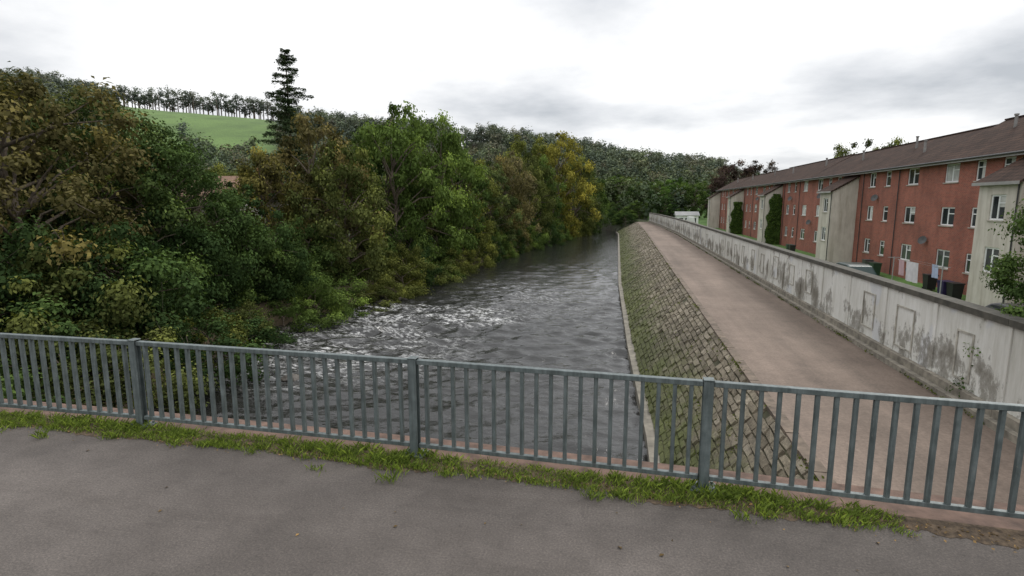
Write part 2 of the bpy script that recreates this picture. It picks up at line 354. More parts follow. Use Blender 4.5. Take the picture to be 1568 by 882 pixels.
# ------------------------------------------------------------------ bridge
RP=[(-14,4.9),(-11.5,4.95),(-8.45,4.98),(-5.24,4.995),(-1.97,4.92),(.745,4.79),(3.55,4.61),(6.35,4.40),(9.1,4.16),(12,3.9)]
def rs(v): return float(np.interp(v,[p[0] for p in RP],[p[1] for p in RP]))
m,nt,b=new_mat('asphalt_footway')
n1=noise(nt,.45,5,.6); n2=noise(nt,60,4,.7); n3=noise(nt,2.2,6,.65); n4=noise(nt,220,2,.5)
c=ramp(nt,n1,[(.35,(.080,.068,.060)),(.65,(.122,.105,.094))]); c=mix(nt,1,c,ramp(nt,n3,[(.3,(.80,.79,.78)),(.7,(1.12,)*3)]),'MULTIPLY')
c=mix(nt,1,c,ramp(nt,n2,[(.3,(.55,)*3),(.55,(1,)*3),(.75,(1.6,1.56,1.5))]),'MULTIPLY')
n5=noise(nt,7,5,.7); c=mix(nt,1,c,ramp(nt,n5,[(.25,(.75,)*3),(.45,(1,)*3),(.8,(1.08,)*3)]),'MULTIPLY')
tca=N(nt,'ShaderNodeTexCoord').outputs['Object']; n6=noise(nt,.8,6,.7,tca,(.3,1.6,1)); c=mix(nt,1,c,ramp(nt,n6,[(.34,(.80,.79,.78)),(.46,(1,)*3)]),'MULTIPLY')
L(nt,c,b.inputs['Base Color']); b.inputs['Roughness'].default_value=.8; bump(nt,b,mth(nt,'ADD',n2,n4),.6,.006); ASP=m
vv=list(np.arange(-40,41,1.))
def RV(v): return float(np.interp(v,[-40,-14]+[p[0] for p in RP[1:]]+[40],[4.9,4.9]+[p[1] for p in RP[1:]]+[1.5]))
loft('pavement',[[(v,1.75,0),(v,3.2,0),(v,RV(v)-.12,0)] for v in vv],ASP)
loft('pavement_kerb',[[(v,1.60,-.12),(v,1.60,-.0),(v,1.748,-.0)] for v in vv],KERB)
loft('road',[[(v,-5,-.12),(v,1.60,-.12)] for v in vv],simple('road_asphalt',(.06,.058,.055),.85,.3,40,.4,.004))
SAND=simple('sandstone_parapet',(.135,.085,.064),.9,.45,6,.7,.02)
loft('bridge_parapet_beam',[[(v,RV(v)-.12,-.7),(v,RV(v)-.12,.02),(v,RV(v)+.40,.02),(v,RV(v)+.42,-.0),(v,RV(v)+.42,-.7)] for v in vv],SAND,close=True)
mb=MB(); mb.box(-40,40,-5,4.2,-.7,-.16); mb.make('bridge_deck',CONC)
mb=MB(); mb.box(-40,-18.5,-5,4.2,-7,-.72); mb.box(9,40,-5,3.8,-7,-.72); mb.make('bridge_abutment',SAND)

SOIL=simple('soil_debris',(.085,.06,.038),.95,.55,25,.8,.01)
rows=[]
for v in np.arange(-14,9,.04):
    w=.24+.08*math.sin(v*2.1)+.05*math.sin(v*5.3)+random.uniform(-.05,.05); 
    rows.append([(v,rs(v)-.12-w*.6,.003),(v,rs(v)-.15,.018),(v,rs(v)-.05,.026)])
loft('soil_strip',rows,SOIL)
GR=leaf_material('grass_blades',.3,False,(.130,.175,.042))
n=26000; v=RNG.uniform(-13,2.6,n); 
dens=np.clip(.62+.4*np.sin(v*1.7+1)*np.sin(v*4.1)+.3*np.sin(v*9.),0,1)
keep=RNG.random(n)<dens*np.clip((2.3-v)/1.0,0,1); v=v[keep]
NT=32000; NTU=820; tc_=RNG.uniform(-13,2.2,NTU); k=RNG.integers(0,NTU,NT); tv=tc_[k]+RNG.normal(size=NT)*.045; toff=np.abs(RNG.normal(size=NTU)*.12+.11)[k]+RNG.normal(size=NT)*.028
hs=(.35+.75*RNG.random(NTU)*np.clip(.85+.4*np.sin(tc_*1.9),.4,1.3))[k]
v=np.concatenate([v,tv]); off=np.concatenate([RNG.uniform(.0,.31,len(v)-NT),toff])
s=np.array([rs(a) for a in v])-off+.02; n=len(v)
hgt=np.concatenate([RNG.uniform(.015,.05,n-NT),RNG.uniform(.03,.10,NT)*hs]); ang=RNG.uniform(0,6.28,n); lean=RNG.uniform(.1,1.1,n)*hgt
w=RNG.uniform(.0018,.004,n); dx=np.cos(ang);dy=np.sin(ang); B=np.stack([v,s,np.full(n,.004)],1)
V=np.empty((n,4,3)); side=np.stack([-dy*w,dx*w,0*w],1); mid=B+np.stack([dx*lean*.4,dy*lean*.4,hgt*.65],1); tip=B+np.stack([dx*lean,dy*lean,hgt],1)
V[:,0]=B-side; V[:,1]=B+side; V[:,2]=mid+side*.9; V[:,3]=tip
me=leaf_mesh('grass_verge',V,np.clip(RNG.normal(.5,.28,n),0,1),[GR]); link(bpy.data.objects.new('grass_verge',me))
DL=leaf_material('dead_leaves',.1,False,(.17,.115,.06))
n=2600; v=RNG.uniform(-9,5,n); off=np.abs(RNG.normal(size=n))*.13+.05; off[:34]=RNG.uniform(.2,1.6,34)
C=np.stack([v,np.array([rs(a) for a in v])-off,np.full(n,.02)],1); C[:34,2]=.008
Nn=RNG.normal(size=(n,3))*.3+np.array([0,0,1]); szl=RNG.uniform(.008,.03,n); szl[:34]=RNG.uniform(.02,.05,34)
me=leaf_mesh('fallen_leaves',leafverts(C,Nn,szl,.7),RNG.random(n)*.9,[DL]); link(bpy.data.objects.new('fallen_leaves',me))

# ------------------------------------------------------------------ railing
m,nt,b=new_mat('galvanised_painted_steel')
n1=noise(nt,9,6,.65); n2=noise(nt,60,4,.7); tc=N(nt,'ShaderNodeTexCoord').outputs['Object']; n3=noise(nt,30,5,.6,tc,(1,1,.12))
c=ramp(nt,n1,[(.3,(.080,.10,.10)),(.7,(.142,.167,.168))]); c=mix(nt,1,c,ramp(nt,n3,[(.35,(.65,.66,.65)),(.65,(1.18,)*3)]),'MULTIPLY')
c=mix(nt,ramp(nt,n2,[(.64,0.),(.72,.7)]),c,(.22,.21,.17))
L(nt,c,b.inputs['Base Color']); b.inputs['Roughness'].default_value=.5; b.inputs['Metallic'].default_value=.2; bump(nt,b,n2,.2,.002); STEEL=m
rail=empty('bridge_railing',(0,4.85,0))
inv=Matrix.Translation((0,-4.85,0))
bars=MB(); rails=MB(); posts=MB(); feet=MB()
for k in range(len(RP)-1):
    p=Vector(RP[k]); q=Vector(RP[k+1]); d=q-p; ln=d.length; d.normalize(); nrm=Vector((-d.y,d.x)); c=(p+q)/2
    rails.obox(c,d,nrm,ln/2-.045,.03,.955,1.0); rails.obox(c,d,nrm,ln/2-.045,.022,.105,.145)
    nb_=max(4,round(ln/.138)); 
    for i_ in range(1,nb_):
        t=p+d*(ln*i_/nb_); bars.obox(t,d,nrm,.0165+random.uniform(0,.001),.021,.145,.955)
for k,p in enumerate(RP):
    d=Vector((1,-.03)).normalized(); nrm=Vector((-d.y,d.x)); p=Vector(p)
    for sgn in (-1,1): posts.obox(p+nrm*sgn*.038,d,nrm,.042,.006,.035,1.005)
    posts.obox(p,d,nrm,.006,.032,.035,1.004)
    posts.obox(p,d,nrm,.045,.05,1.008,1.018)
    feet.obox(p-nrm*.0,d,nrm,.11,.09,.02,.036)
    for a_ in (-.08,.08):
        for b_ in (-.065,.065):
            t=p+d*a_+nrm*b_; feet.tube((t.x,t.y,.036),(t.x,t.y,.06),.012,.012,6)
for M,nm in ((bars,'balusters'),(rails,'rails'),(posts,'posts'),(feet,'base_plates')):
    o=M.make(nm,STEEL,rail); o.matrix_parent_inverse=inv
    if nm!='base_plates':
        bv=o.modifiers.new('bevel','BEVEL'); bv.width=.003; bv.segments=1

# ------------------------------------------------------------------ apartment block
def brickmat():
    m,nt,b=new_mat('red_brick'); tc=N(nt,'ShaderNodeTexCoord').outputs['Object']; sx=N(nt,'ShaderNodeSeparateXYZ'); L(nt,tc,sx.inputs[0])
    cb=N(nt,'ShaderNodeCombineXYZ'); L(nt,mth(nt,'ADD',sx.outputs[0],sx.outputs[1]),cb.inputs[0]); L(nt,sx.outputs[2],cb.inputs[1])
    br_=N(nt,'ShaderNodeTexBrick'); L(nt,cb.outputs[0],br_.inputs['Vector']); br_.inputs['Scale'].default_value=1
    br_.inputs['Brick Width'].default_value=.225; br_.inputs['Row Height'].default_value=.075; br_.inputs['Mortar Size'].default_value=.008
    br_.inputs['Color1'].default_value=(.31,.078,.050,1); br_.inputs['Color2'].default_value=(.22,.058,.040,1); br_.inputs['Mortar'].default_value=(.28,.2,.16,1)
    n_=noise(nt,.5,5,.6,tc); n2_=noise(nt,1.5,5,.6,tc,(1,1,.2))
    c=mix(nt,1,br_.outputs[0],ramp(nt,n_,[(.3,(.75,.75,.75)),(.7,(1.18,1.15,1.13))]),'MULTIPLY')
    L(nt,mix(nt,1,c,ramp(nt,n2_,[(.3,(.8,)*3),(.6,(1.05,)*3)]),'MULTIPLY'),b.inputs['Base Color']); b.inputs['Roughness'].default_value=.9
    return m
BRICK=brickmat()
m,nt,b=new_mat('cream_render'); tc=N(nt,'ShaderNodeTexCoord').outputs['Object']
c=ramp(nt,noise(nt,.9,6,.6,tc),[(.3,(.46,.42,.375)),(.7,(.56,.52,.465))]); c=mix(nt,1,c,ramp(nt,noise(nt,2.2,6,.7,tc,(1,1,.12)),[(.32,(.74,.72,.68)),(.55,(1.03,)*3)]),'MULTIPLY')
L(nt,c,b.inputs['Base Color']); b.inputs['Roughness'].default_value=.9; CREAM=m
UPVC=simple('white_upvc',(.75,.76,.76),.4,.05,3,0)
m,nt,b=new_mat('window_glass'); n_=noise(nt,.6,2); L(nt,ramp(nt,n_,[(.4,(.02,.024,.028)),(.6,(.05,.055,.06))]),b.inputs['Base Color']); b.inputs['Roughness'].default_value=.06; GLASS=m
m,nt,b=new_mat('roof_tiles'); tc=N(nt,'ShaderNodeTexCoord').outputs['Object']; sx=N(nt,'ShaderNodeSeparateXYZ'); L(nt,tc,sx.inputs[0])
br_=N(nt,'ShaderNodeTexBrick'); cb=N(nt,'ShaderNodeCombineXYZ'); L(nt,sx.outputs[1],cb.inputs[0]); L(nt,sx.outputs[0],cb.inputs[1]); L(nt,cb.outputs[0],br_.inputs['Vector'])
br_.inputs['Scale'].default_value=1; br_.inputs['Brick Width'].default_value=.33; br_.inputs['Row Height'].default_value=.30; br_.inputs['Mortar Size'].default_value=.02
br_.inputs['Color1'].default_value=(.062,.040,.034,1); br_.inputs['Color2'].default_value=(.045,.031,.028,1); br_.inputs['Mortar'].default_value=(.018,.014,.012,1)
n_=noise(nt,.8,6,.65,tc); L(nt,mix(nt,1,br_.outputs[0],ramp(nt,n_,[(.3,(.65,.65,.63)),(.7,(1.4,1.33,1.2))]),'MULTIPLY'),b.inputs['Base Color']); b.inputs['Roughness'].default_value=1; b.inputs['Specular IOR Level'].default_value=.12
bump(nt,b,br_.outputs['Fac'],.5,-.02); ROOF=m
DARK=simple('dark_plastic',(.03,.03,.032),.5,.2,5,0)
G0=-3.16; EV=5.1; VF=20.8
block=empty('apartment_block',(20.8,77,G0)); binv=Matrix.Translation((-20.8,-77,-G0))
brick=MB(); cream=MB(); fr=MB(); gl=MB(); rf=MB(); pipe=MB(); fas=MB(); vent=MB(); sill=MB(); dfr=MB(); curt=MB()
def window(s0,s1,z0,z1,vf,M,div=2,dep=.09):
    a=vf+dep; t=.085
    M.box(a-.03,a+.03,s0,s1,z0,z0+t); M.box(a-.03,a+.03,s0,s1,z1-t,z1)
    M.box(a-.03,a+.03,s0,s0+t,z0+t,z1-t); M.box(a-.03,a+.03,s1-t,s1,z0+t,z1-t)
    if div>1:
        c=(s0+s1)/2; M.box(a-.028,a+.028,c-.05,c+.05,z0+t,z1-t)
        zz=z1-.42; M.box(a-.026,a+.026,s0+t,c-.05,zz-.03,zz+.03)
    else:
        zz=z1-.4; M.box(a-.026,a+.026,s0+t,s1-t,zz-.03,zz+.03)
    gl.face((a,s0+t,z0+t),(a,s0+t,z1-t),(a,s1-t,z1-t),(a,s1-t,z0+t))
    if random.random()<.5:
        zz=z0+t+(z1-z0)*random.choice([.0,.45,.6]); w_=random.choice([1,.3,.5])
        curt.face((a-.004,s0+t,zz),(a-.004,s0+t,z1-t),(a-.004,s0+t+(s1-s0-2*t)*w_*.98,z1-t),(a-.004,s0+t+(s1-s0-2*t)*w_*.98,zz))
    sill.box(vf-.06,vf+.05,s0-.06,s1+.06,z0-.07,z0-.003)
def facade(sa,sb,wins,rowsz,vf,M,zb,zt,th=.3,fm=None,hh=.6):
    wins=sorted(wins); cur=sa
    for (c,hw) in wins:
        if c-hw<=cur+.05 or c+hw>=sb-.05: continue
        M.box(vf,vf+th,cur,c-hw,zb,zt); z=zb
        for zc in rowsz:
            M.box(vf,vf+th,c-hw,c+hw,z,zc-hh); window(c-hw,c+hw,zc-hh,zc+hh,vf,fm,2 if hw>.55 else 1); z=zc+hh
        if z<zt: M.box(vf,vf+th,c-hw,c+hw,z,zt)
        cur=c+hw
    M.box(vf,vf+th,cur,sb,zb,zt)
towers=[31.4+25.1*k for k in range(5)]; TW=3.3; SB,SE=20.,135.1
OFF=[(8.,.6),(5.1,.45),(1.1,.8),(-3.9,.8),(-6.9,.45),(-9.4,.5)]
bays=[(SB,towers[0]+.2)]+[(towers[k]+TW-.2,towers[k+1]+.2) for k in range(4)]
ZR=[-1.2,1.6,4.4]
for (a,b_) in bays:
    c=(a+b_)/2 if a>SB else 20.4
    facade(a,b_,[(c+o_,h_) for o_,h_ in OFF],ZR,VF,brick,G0-.3,EV,fm=fr)
    for o_ in (3.1,9.7): 
        if a<c+o_<b_: pipe.tube((VF-.07,c+o_,G0),(VF-.07,c+o_,EV),.035,.035,8)
for t in towers: brick.box(VF+.002,VF+.29,t+.2,t+TW-.2,G0-.3,EV)
brick.box(VF+.3,29.3,SE-.3,SE,G0-.3,EV); brick.box(VF+.3,29.3,SB,SB+.3,G0-.3,EV); brick.box(29.0,29.3,SB+.3,SE-.3,G0-.3,EV)
def gable(s):
    n=len(brick.v); brick.v+=[(VF,s,EV),(29.3,s,EV),(25.05,s,EV+2.35)]; brick.f.append((n,n+1,n+2))
gable(SE-.01); gable(SB+.01)
for t in towers:
    v0=18.7; facade(t,t+TW,[(t+TW/2,.6)],[-.45,2.25],v0,cream,G0-.3,3.5,fm=dfr,hh=.65)
    cream.box(v0+.3,VF-.003,t,t+.28,G0-.3,3.5); cream.box(v0+.3,VF-.003,t+TW-.28,t+TW,G0-.3,3.5)
    for sv in (t,t+TW-.28):
        n=len(cream.v); cream.v+=[(v0+.02,sv,3.5),(VF,sv,3.5),(VF,sv,4.75),(v0+.02,sv+.28,3.5),(VF,sv+.28,3.5),(VF,sv+.28,4.75)]
        cream.f+=[(n,n+1,n+2),(n+5,n+4,n+3),(n,n+2,n+5,n+3)]
    n=len(rf.v)
    for z in (0,.12):
        rf.v+=[(v0-.25,t-.2,3.42+z),(v0-.25,t+TW+.2,3.42+z),(VF+.1,t+TW+.2,4.9+z),(VF+.1,t-.2,4.9+z)]
    rf.f+=[(n,n+3,n+2,n+1),(n+4,n+5,n+6,n+7),(n,n+1,n+5,n+4),(n+1,n+2,n+6,n+5),(n+2,n+3,n+7,n+6),(n+3,n,n+4,n+7)]
    fas.box(v0-.30,v0-.255,t-.2,t+TW+.2,3.38,3.54); pipe.tube((v0-.05,t+.15,G0),(v0-.05,t+.15,3.4),.035,.035,8)
secs=[(SB-.3,44.5,.25),(44.5,70,.0),(70,95,.06),(95,120,-.05),(120,SE+.3,0)]
for a,b_,dz in secs:
    e0,e1,rd=VF-.45,29.75,25.05; ze=EV-.02; zr=EV+2.5+dz
    n=len(rf.v)
    rf.v+=[(e0,a,ze),(rd,a,zr),(e1,a,ze),(e0,b_,ze),(rd,b_,zr),(e1,b_,ze),(e0,a,ze+.14),(rd,a,zr+.16),(e1,a,ze+.14),(e0,b_,ze+.14),(rd,b_,zr+.16),(e1,b_,ze+.14)]
    rf.f+=[(n,n+1,n+4,n+3),(n+1,n+2,n+5,n+4),(n+6,n+9,n+10,n+7),(n+7,n+10,n+11,n+8),(n,n+3,n+9,n+6),(n+2,n+8,n+11,n+5),(n,n+6,n+7,n+1),(n+1,n+7,n+8,n+2),(n+3,n+4,n+10,n+9),(n+4,n+5,n+11,n+10)]
    fas.box(e0-.04,e0-.004,a,b_,ze-.10,ze+.12)
    pipe.tube((e0-.10,a,ze+.06),(e0-.10,b_,ze+.06),.06,.06,8)
    rf.box(rd-.12,rd+.12,a,b_,zr+.13,zr+.22)
for s_,v_ in ((24,22.6),(30,23.5),(38.5,22.8),(41,23.6),(49,22.4),(53,23.6),(62,23),(73,23.2),(84,22.6),(97,23.4),(111,23),(125,23)):
    z=EV+(v_-VF+.45)*.58; vent.tube((v_,s_,z-.1),(v_,s_,z+.85),.09,.09,8); vent.tube((v_,s_,z+.85),(v_,s_,z+.95),.13,.13,8)
dish=MB()
for s_,z_ in ((43.9,-.1),(37.3,3.1),(37.6,-2.2),(52.3,2.9),(66,3.2),(69,.3),(77,3.),(91,.2),(95,3.1),(45.2,-2.3)):
    cx,cz=VF-.28,z_; dish.tube((VF,s_,cz-.1),(cx+.05,s_,cz),.02,.02,5)
    n=len(dish.v); ring=12; dv=Vector((-.8,-.5,.35)).normalized(); a_=dv.orthogonal().normalized(); b2=dv.cross(a_); c0=Vector((cx,s_,cz))
    dish.v.append(tuple(c0-dv*.06))
    for i_ in range(ring):
        t=6.283*i_/ring; dish.v.append(tuple(c0+a_*.3*math.cos(t)+b2*.3*math.sin(t)))
    for i_ in range(ring): dish.f.append((n,n+1+i_,n+1+(i_+1)%ring))
    dish.tube(c0-b2*.25,c0+dv*.3,.01,.01,4)
for M,nm,mt in ((brick,'brick_walls',BRICK),(cream,'rendered_stair_towers',CREAM),(fr,'window_frames',UPVC),(dfr,'stair_window_frames',UPVC),(gl,'window_panes',GLASS),
                (rf,'tiled_roof',ROOF),(pipe,'drainpipes',DARK),(fas,'fascia',simple('fascia_grey',(.3,.29,.28),.6,.1,3,0)),(vent,'roof_vents',simple('vent_grey',(.22,.21,.2),.7,.2,4,0)),
                (sill,'sills',simple('sill_concrete',(.38,.35,.3),.9,.15,4,0)),(dish,'satellite_dishes',simple('dish_grey',(.06,.06,.06),.5,.1,4,0)),(curt,'curtains',simple('net_curtain',(.42,.42,.40),.8,.25,2,0))):
    o=M.make(nm,mt,block); o.matrix_parent_inverse=binv

def ivy(s0,v0,v1,z0,z1,n=5000):
    C=np.stack([RNG.uniform(v0,v1,n),s0-.04-np.abs(RNG.normal(size=n))*.18,z0+(z1-z0)*RNG.random(n)**1.15],1)
    k=np.abs(C[:,0]-(v0+v1)/2)<(v1-v0)*.5*(1-.5*((C[:,2]-z0)/(z1-z0))**2+.15*np.sin(C[:,2]*3)); C=C[k]
    me=leaf_mesh('ivy',leafverts(C,RNG.normal(size=C.shape)*.5+np.array([-.3,-1,.3]),RNG.uniform(.12,.28,len(C)),.8),np.clip(RNG.normal(.45,.2,len(C)),0,1),[LEAF])
    o=bpy.data.objects.new('climbing_ivy',me); o.color=(.055,.09,.025,1); link(o)
ivy(81.6,18.9,21.2,G0,3.6); ivy(106.7,18.7,21.,G0,2.6)

# ------------------------------------------------------------------ yard things
def vehicle(name,v,s,ln,wd,ht,colr,van=False,ang=0):
    e=empty(name,(v,s,G0)); e.rotation_euler=(0,0,ang)
    hl=ln/2
    if van: prof=[(-hl,.35),(-hl,ht-.05),(-hl+.1,ht),(hl-1.5,ht),(hl-1.0,ht-.15),(hl-.55,1.25),(hl-.05,1.0),(hl,.35)]
    else: prof=[(-hl,.3),(-hl+.02,.75),(-hl+.15,.92),(-hl+.55,ht-.08),(-hl+.95,ht),(.35,ht),(.75,ht-.1),(1.35,.95),(hl-.2,.78),(hl,.6),(hl,.3)]
    def inset(z): return 0 if z<.95 else (z-.95)*.28
    V=[];
    for sg in (-1,1):
        for (y,z) in prof: V.append((sg*(wd/2-inset(z)),y,z))
    k=len(prof); F=[tuple(range(k-1,-1,-1)),tuple(range(k,2*k))]+[(i,(i+1)%k,(i+1)%k+k,i+k) for i in range(k)]
    o=obj('body',V,F,simple(name+'_paint',colr,.3,.05,3,0),e); bv=o.modifiers.new('b','BEVEL'); bv.width=.06; bv.segments=3
    w=MB()
    for y in (-hl+.8,hl-.8):
        for x in (-wd/2+.0,wd/2-.2): w.tube((x,y,.31),(x+.2,y,.31),.31,.31,18)
    w.make('wheels',DARK,e)
    g2=MB(); zt=ht-.12; i0=wd/2-inset(1.0)+.006; i1=wd/2-inset(zt)+.006
    for sg in (-1,1):
        if van: g2.face((sg*i0,hl-1.6,1.05),(sg*i0,hl-.75,1.05),(sg*i1,hl-1.15,zt),(sg*i1,hl-1.6,zt))
        else:
            g2.face((sg*i0,-hl+.55,1.0),(sg*i0,-.05,1.0),(sg*i1,-.05,zt),(sg*i1,-hl+.8,zt)); g2.face((sg*i0,.05,1.0),(sg*i0,1.1,1.0),(sg*i1,.6,zt),(sg*i1,.05,zt))
    g2.make('side_windows',GLASS,e)
vehicle('parked_car',15.3,41.5,4.1,1.75,1.6,(.012,.035,.033)); vehicle('parked_car',16.4,26.5,4.1,1.75,1.45,(.02,.02,.023))
vehicle('white_van',14.2,128,5,1.95,2.6,(.7,.7,.7),True)
def bin_(v,s,colr):
    e=empty('wheelie_bin',(v,s,G0)); 
    V=[(-.24,-.26,.08),(.24,-.26,.08),(.24,.26,.08),(-.24,.26,.08),(-.29,-.35,.98),(.29,-.35,.98),(.29,.35,.98),(-.29,.35,.98)]
    F=[(0,3,2,1),(4,5,6,7),(0,1,5,4),(1,2,6,5),(2,3,7,6),(3,0,4,7)]; mt=simple('bin_plastic',colr,.5,.1,4,0)
    obj('tub',V,F,mt,e); b=MB(); b.box(-.31,.31,-.38,.37,.99,1.05); b.tube((-.25,.4,.98),(.25,.4,.98),.02,.02,6); b.make('lid',mt,e)
    b=MB(); b.tube((-.29,.2,.1),(-.24,.2,.1),.1,.1,12); b.tube((.24,.2,.1),(.29,.2,.1),.1,.1,12); b.make('wheels',DARK,e)
for v_,s_,c_ in ((18.9,37.2,(.03,.02,.08)),(19.0,36.4,(.02,.02,.02)),(19.6,40.4,(.02,.02,.025)),(19.2,47.5,(.02,.05,.03)),(19.2,48.2,(.02,.02,.02)),(19.6,50.0,(.05,.05,.05)),(18.2,66,(.02,.02,.02)),(18.2,67,(.02,.05,.03))): bin_(v_,s_,c_)
e=empty('washing_line',(18.2,39.3,G0)); b=MB()
for y in (-3,3): b.tube((0,y,0),(0,y,2.0),.035,.035,8); b.tube((-.4,y,1.95),(.4,y,1.95),.02,.02,6)
for x in (-.3,.3): b.tube((x,-3,1.95),(x,3,1.95),.006,.006,4)
b.make('posts_and_line',simple('galv',(.3,.3,.3),.5,.1,4,0),e)
for nm,y0,y1,h,x,c_ in (('sheet',-.9,.6,1.25,-.3,(.62,.58,.62)),('towel',.9,1.6,1.0,-.3,(.5,.33,.36)),('shirt',-1.9,-1.2,.8,.3,(.35,.4,.55))):
    V=[];F=[];k=10
    for i_ in range(k+1):
        for j_ in range(3): V.append((x+.05*math.sin(i_*1.3+j_)*j_*.6,y0+(y1-y0)*i_/k,1.95-h*j_/2))
    for i_ in range(k):
        for j_ in range(2): a_=i_*3+j_; F.append((a_,a_+1,a_+4,a_+3))
    obj(nm,V,F,simple('cloth_'+nm,c_,.9,.08,4,0),e,True)

def house(name,v,s,z,w,d,h,rh,rc=(.2,.12,.08),wm=None):
    e=empty(name,(v,s,z)); b=MB(); b.box(-w/2,w/2,-d/2,d/2,-1,h); b.make('walls',wm or CREAM,e)
    V=[(-w/2-.3,-d/2-.3,h),(w/2+.3,-d/2-.3,h),(w/2+.3,d/2+.3,h),(-w/2-.3,d/2+.3,h),(-w/2-.3,0,h+rh),(w/2+.3,0,h+rh)]
    obj('roof',V,[(0,1,5,4),(2,3,4,5),(0,4,3),(1,2,5),(0,3,2,1)],simple('roof_'+name,rc,.9,.2,5,0),e)
    g2=MB(); 
    for x in (-w*.3,0,w*.3):
        for zz in (.9,3.4):
            if zz+1.2<h: g2.box(x-.5,x+.5,-d/2-.02,-d/2+.02,zz,zz+1.1)
    g2.make('windows',GLASS,e)
    if h>4: c=MB(); c.box(w*.3,w*.3+.7,-.35,.35,h+rh-.9,h+rh+.8); c.make('chimney',BRICK,e)
house('rendered_house',-42,55,-2.8,9,8,5.6,2.6); house('rendered_house',-70,95,-2,10,8,5.2,2.6)
house('white_garage',14.8,142,G0,5,5,2.6,.9,(.25,.25,.25),UPVC)

# ------------------------------------------------------------------ trees
GRN=(.070,.108,.034); DGR=(.044,.074,.028); OLV=(.094,.110,.038); BRN=(.125,.108,.050); YEL=(.205,.190,.045); LGR=(.102,.150,.042); GLD=(.115,.128,.038)
def zz(v,s): return float(gz(v,s))
def T(v,s,zt,R,c,p=None):
    near=math.hypot(v,s)<44
    pr=(TF[random.randrange(2)] if near else TP[random.randrange(4) if p is None else p])
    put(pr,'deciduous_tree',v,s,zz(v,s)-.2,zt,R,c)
T(-27.3,20.5,9.2,5.4,(.104,.092,.040),0); T(-31,18,9.4,5.2,(.105,.092,.042),1); T(-29.6,26.5,8.6,4.6,(.065,.095,.034),2); T(-27.9,29,7.0,4.2,(.058,.092,.032),3)
T(-34,27,10,5,(.08,.092,.036),1); T(-28,32.5,5.0,3.8,(.05,.082,.03),0); T(-29.5,37,4.3,3.4,DGR,1); T(-29.5,41.5,7.0,3.4,(.150,.135,.045),2); T(-26.5,44.6,10.1,4.4,(.118,.102,.048),3)
T(-22.8,43,7.6,3.6,OLV,0); T(-22.2,52.5,12.3,4.6,LGR,1); T(-20.6,59.5,12.0,4.3,LGR,2); T(-25,56,11,4.5,GRN,0); T(-20.2,66,9.5,3.8,GRN,3); T(-20.5,72,8.8,4,GLD,0)
T(-20,79,8.8,4,(.085,.11,.045),1); T(-19.5,87,9.8,4.5,BRN,2); T(-19,95,11,4.8,(.140,.125,.07),3); T(-17.5,104,12,4.6,OLV,0); T(-16.5,111,11.5,4.4,GRN,2); T(-14.2,123,18.0,6.4,YEL,1); T(-21,120,17,6,(.14,.155,.045),3)
T(-11.5,137,13.5,5,OLV,2); T(-9.5,150,12,5,GRN,0); T(-2,186,11.5,6,GRN,1); T(4.5,172,8.5,4.5,DGR,2); T(9.5,178,9.5,5,GRN,3); T(1,205,12,7,OLV,0); T(14,168,9.6,4.5,(.08,.14,.035),0)
T(19,165,9.,4.5,GRN,1); T(27,152,13,6,(.07,.048,.045),2); T(33,150,13,5.5,(.065,.05,.042),3); T(35,97,12.2,4.5,OLV,1); T(38,92,11.8,4,OLV,2); T(10,158,5,4,DGR,1); T(4,160,3,3.5,GRN,2)
placed=0
for _ in range(400):
    if placed>=62: break
    s=random.uniform(30,235); v=float(bl(s))-random.uniform(6,75)
    d=.9686*s-.195*v; x=957+867*v/d
    if x<-150 or abs(v+42)+abs(s-55)<12: continue
    cap=310-np.interp(x,[-200,100,190,215,225,430,440,560,700,800,900,1000],[170,190,205,240,250,250,215,215,245,262,262,290])
    zt=min(zz(v,s)+random.uniform(8,13), 2.5+cap*d/860)
    if zt-zz(v,s)<3.5: continue
    T(v,s,zt,random.uniform(3.6,5.5)*min(1,(zt-zz(v,s))/8+.3),random.choice([GRN,GRN,DGR,OLV,OLV,LGR,BRN,GLD])); placed+=1
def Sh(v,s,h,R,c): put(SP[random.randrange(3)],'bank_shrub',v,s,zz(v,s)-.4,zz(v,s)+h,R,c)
s=6.
while s<150:
    b0=float(bl(s)); dk=.88 if s<40 else 1; kc=lambda c:tuple(x*dk for x in c)
    Sh(b0-random.uniform(.0,1.5)+(.8 if random.random()<.3 else 0),s,random.uniform(2.2,4.2)*(1 if s<60 else 1.3),random.uniform(1.8,3.0),kc(random.choice([GRN,DGR,OLV,LGR,GLD,DGR])))
    Sh(b0-random.uniform(3,6),s+.8,random.uniform(3.5,5.5),random.uniform(2.2,3.2),kc(random.choice([GRN,DGR,OLV,DGR])))
    s+=random.uniform(2.2,3.4)*(1 if s<60 else 1.5)
for _ in range(32):
    s=random.uniform(8,34); v=float(bl(s))-random.uniform(3,13); Sh(v,s,random.uniform(3,6),random.uniform(2.3,3.4),tuple(x*.88 for x in random.choice([GRN,DGR,DGR,OLV])))
for s in np.arange(152,175,3.): Sh(float(br(s))+random.uniform(1,4),s,random.uniform(2.5,4),2.6,random.choice([GRN,DGR]))
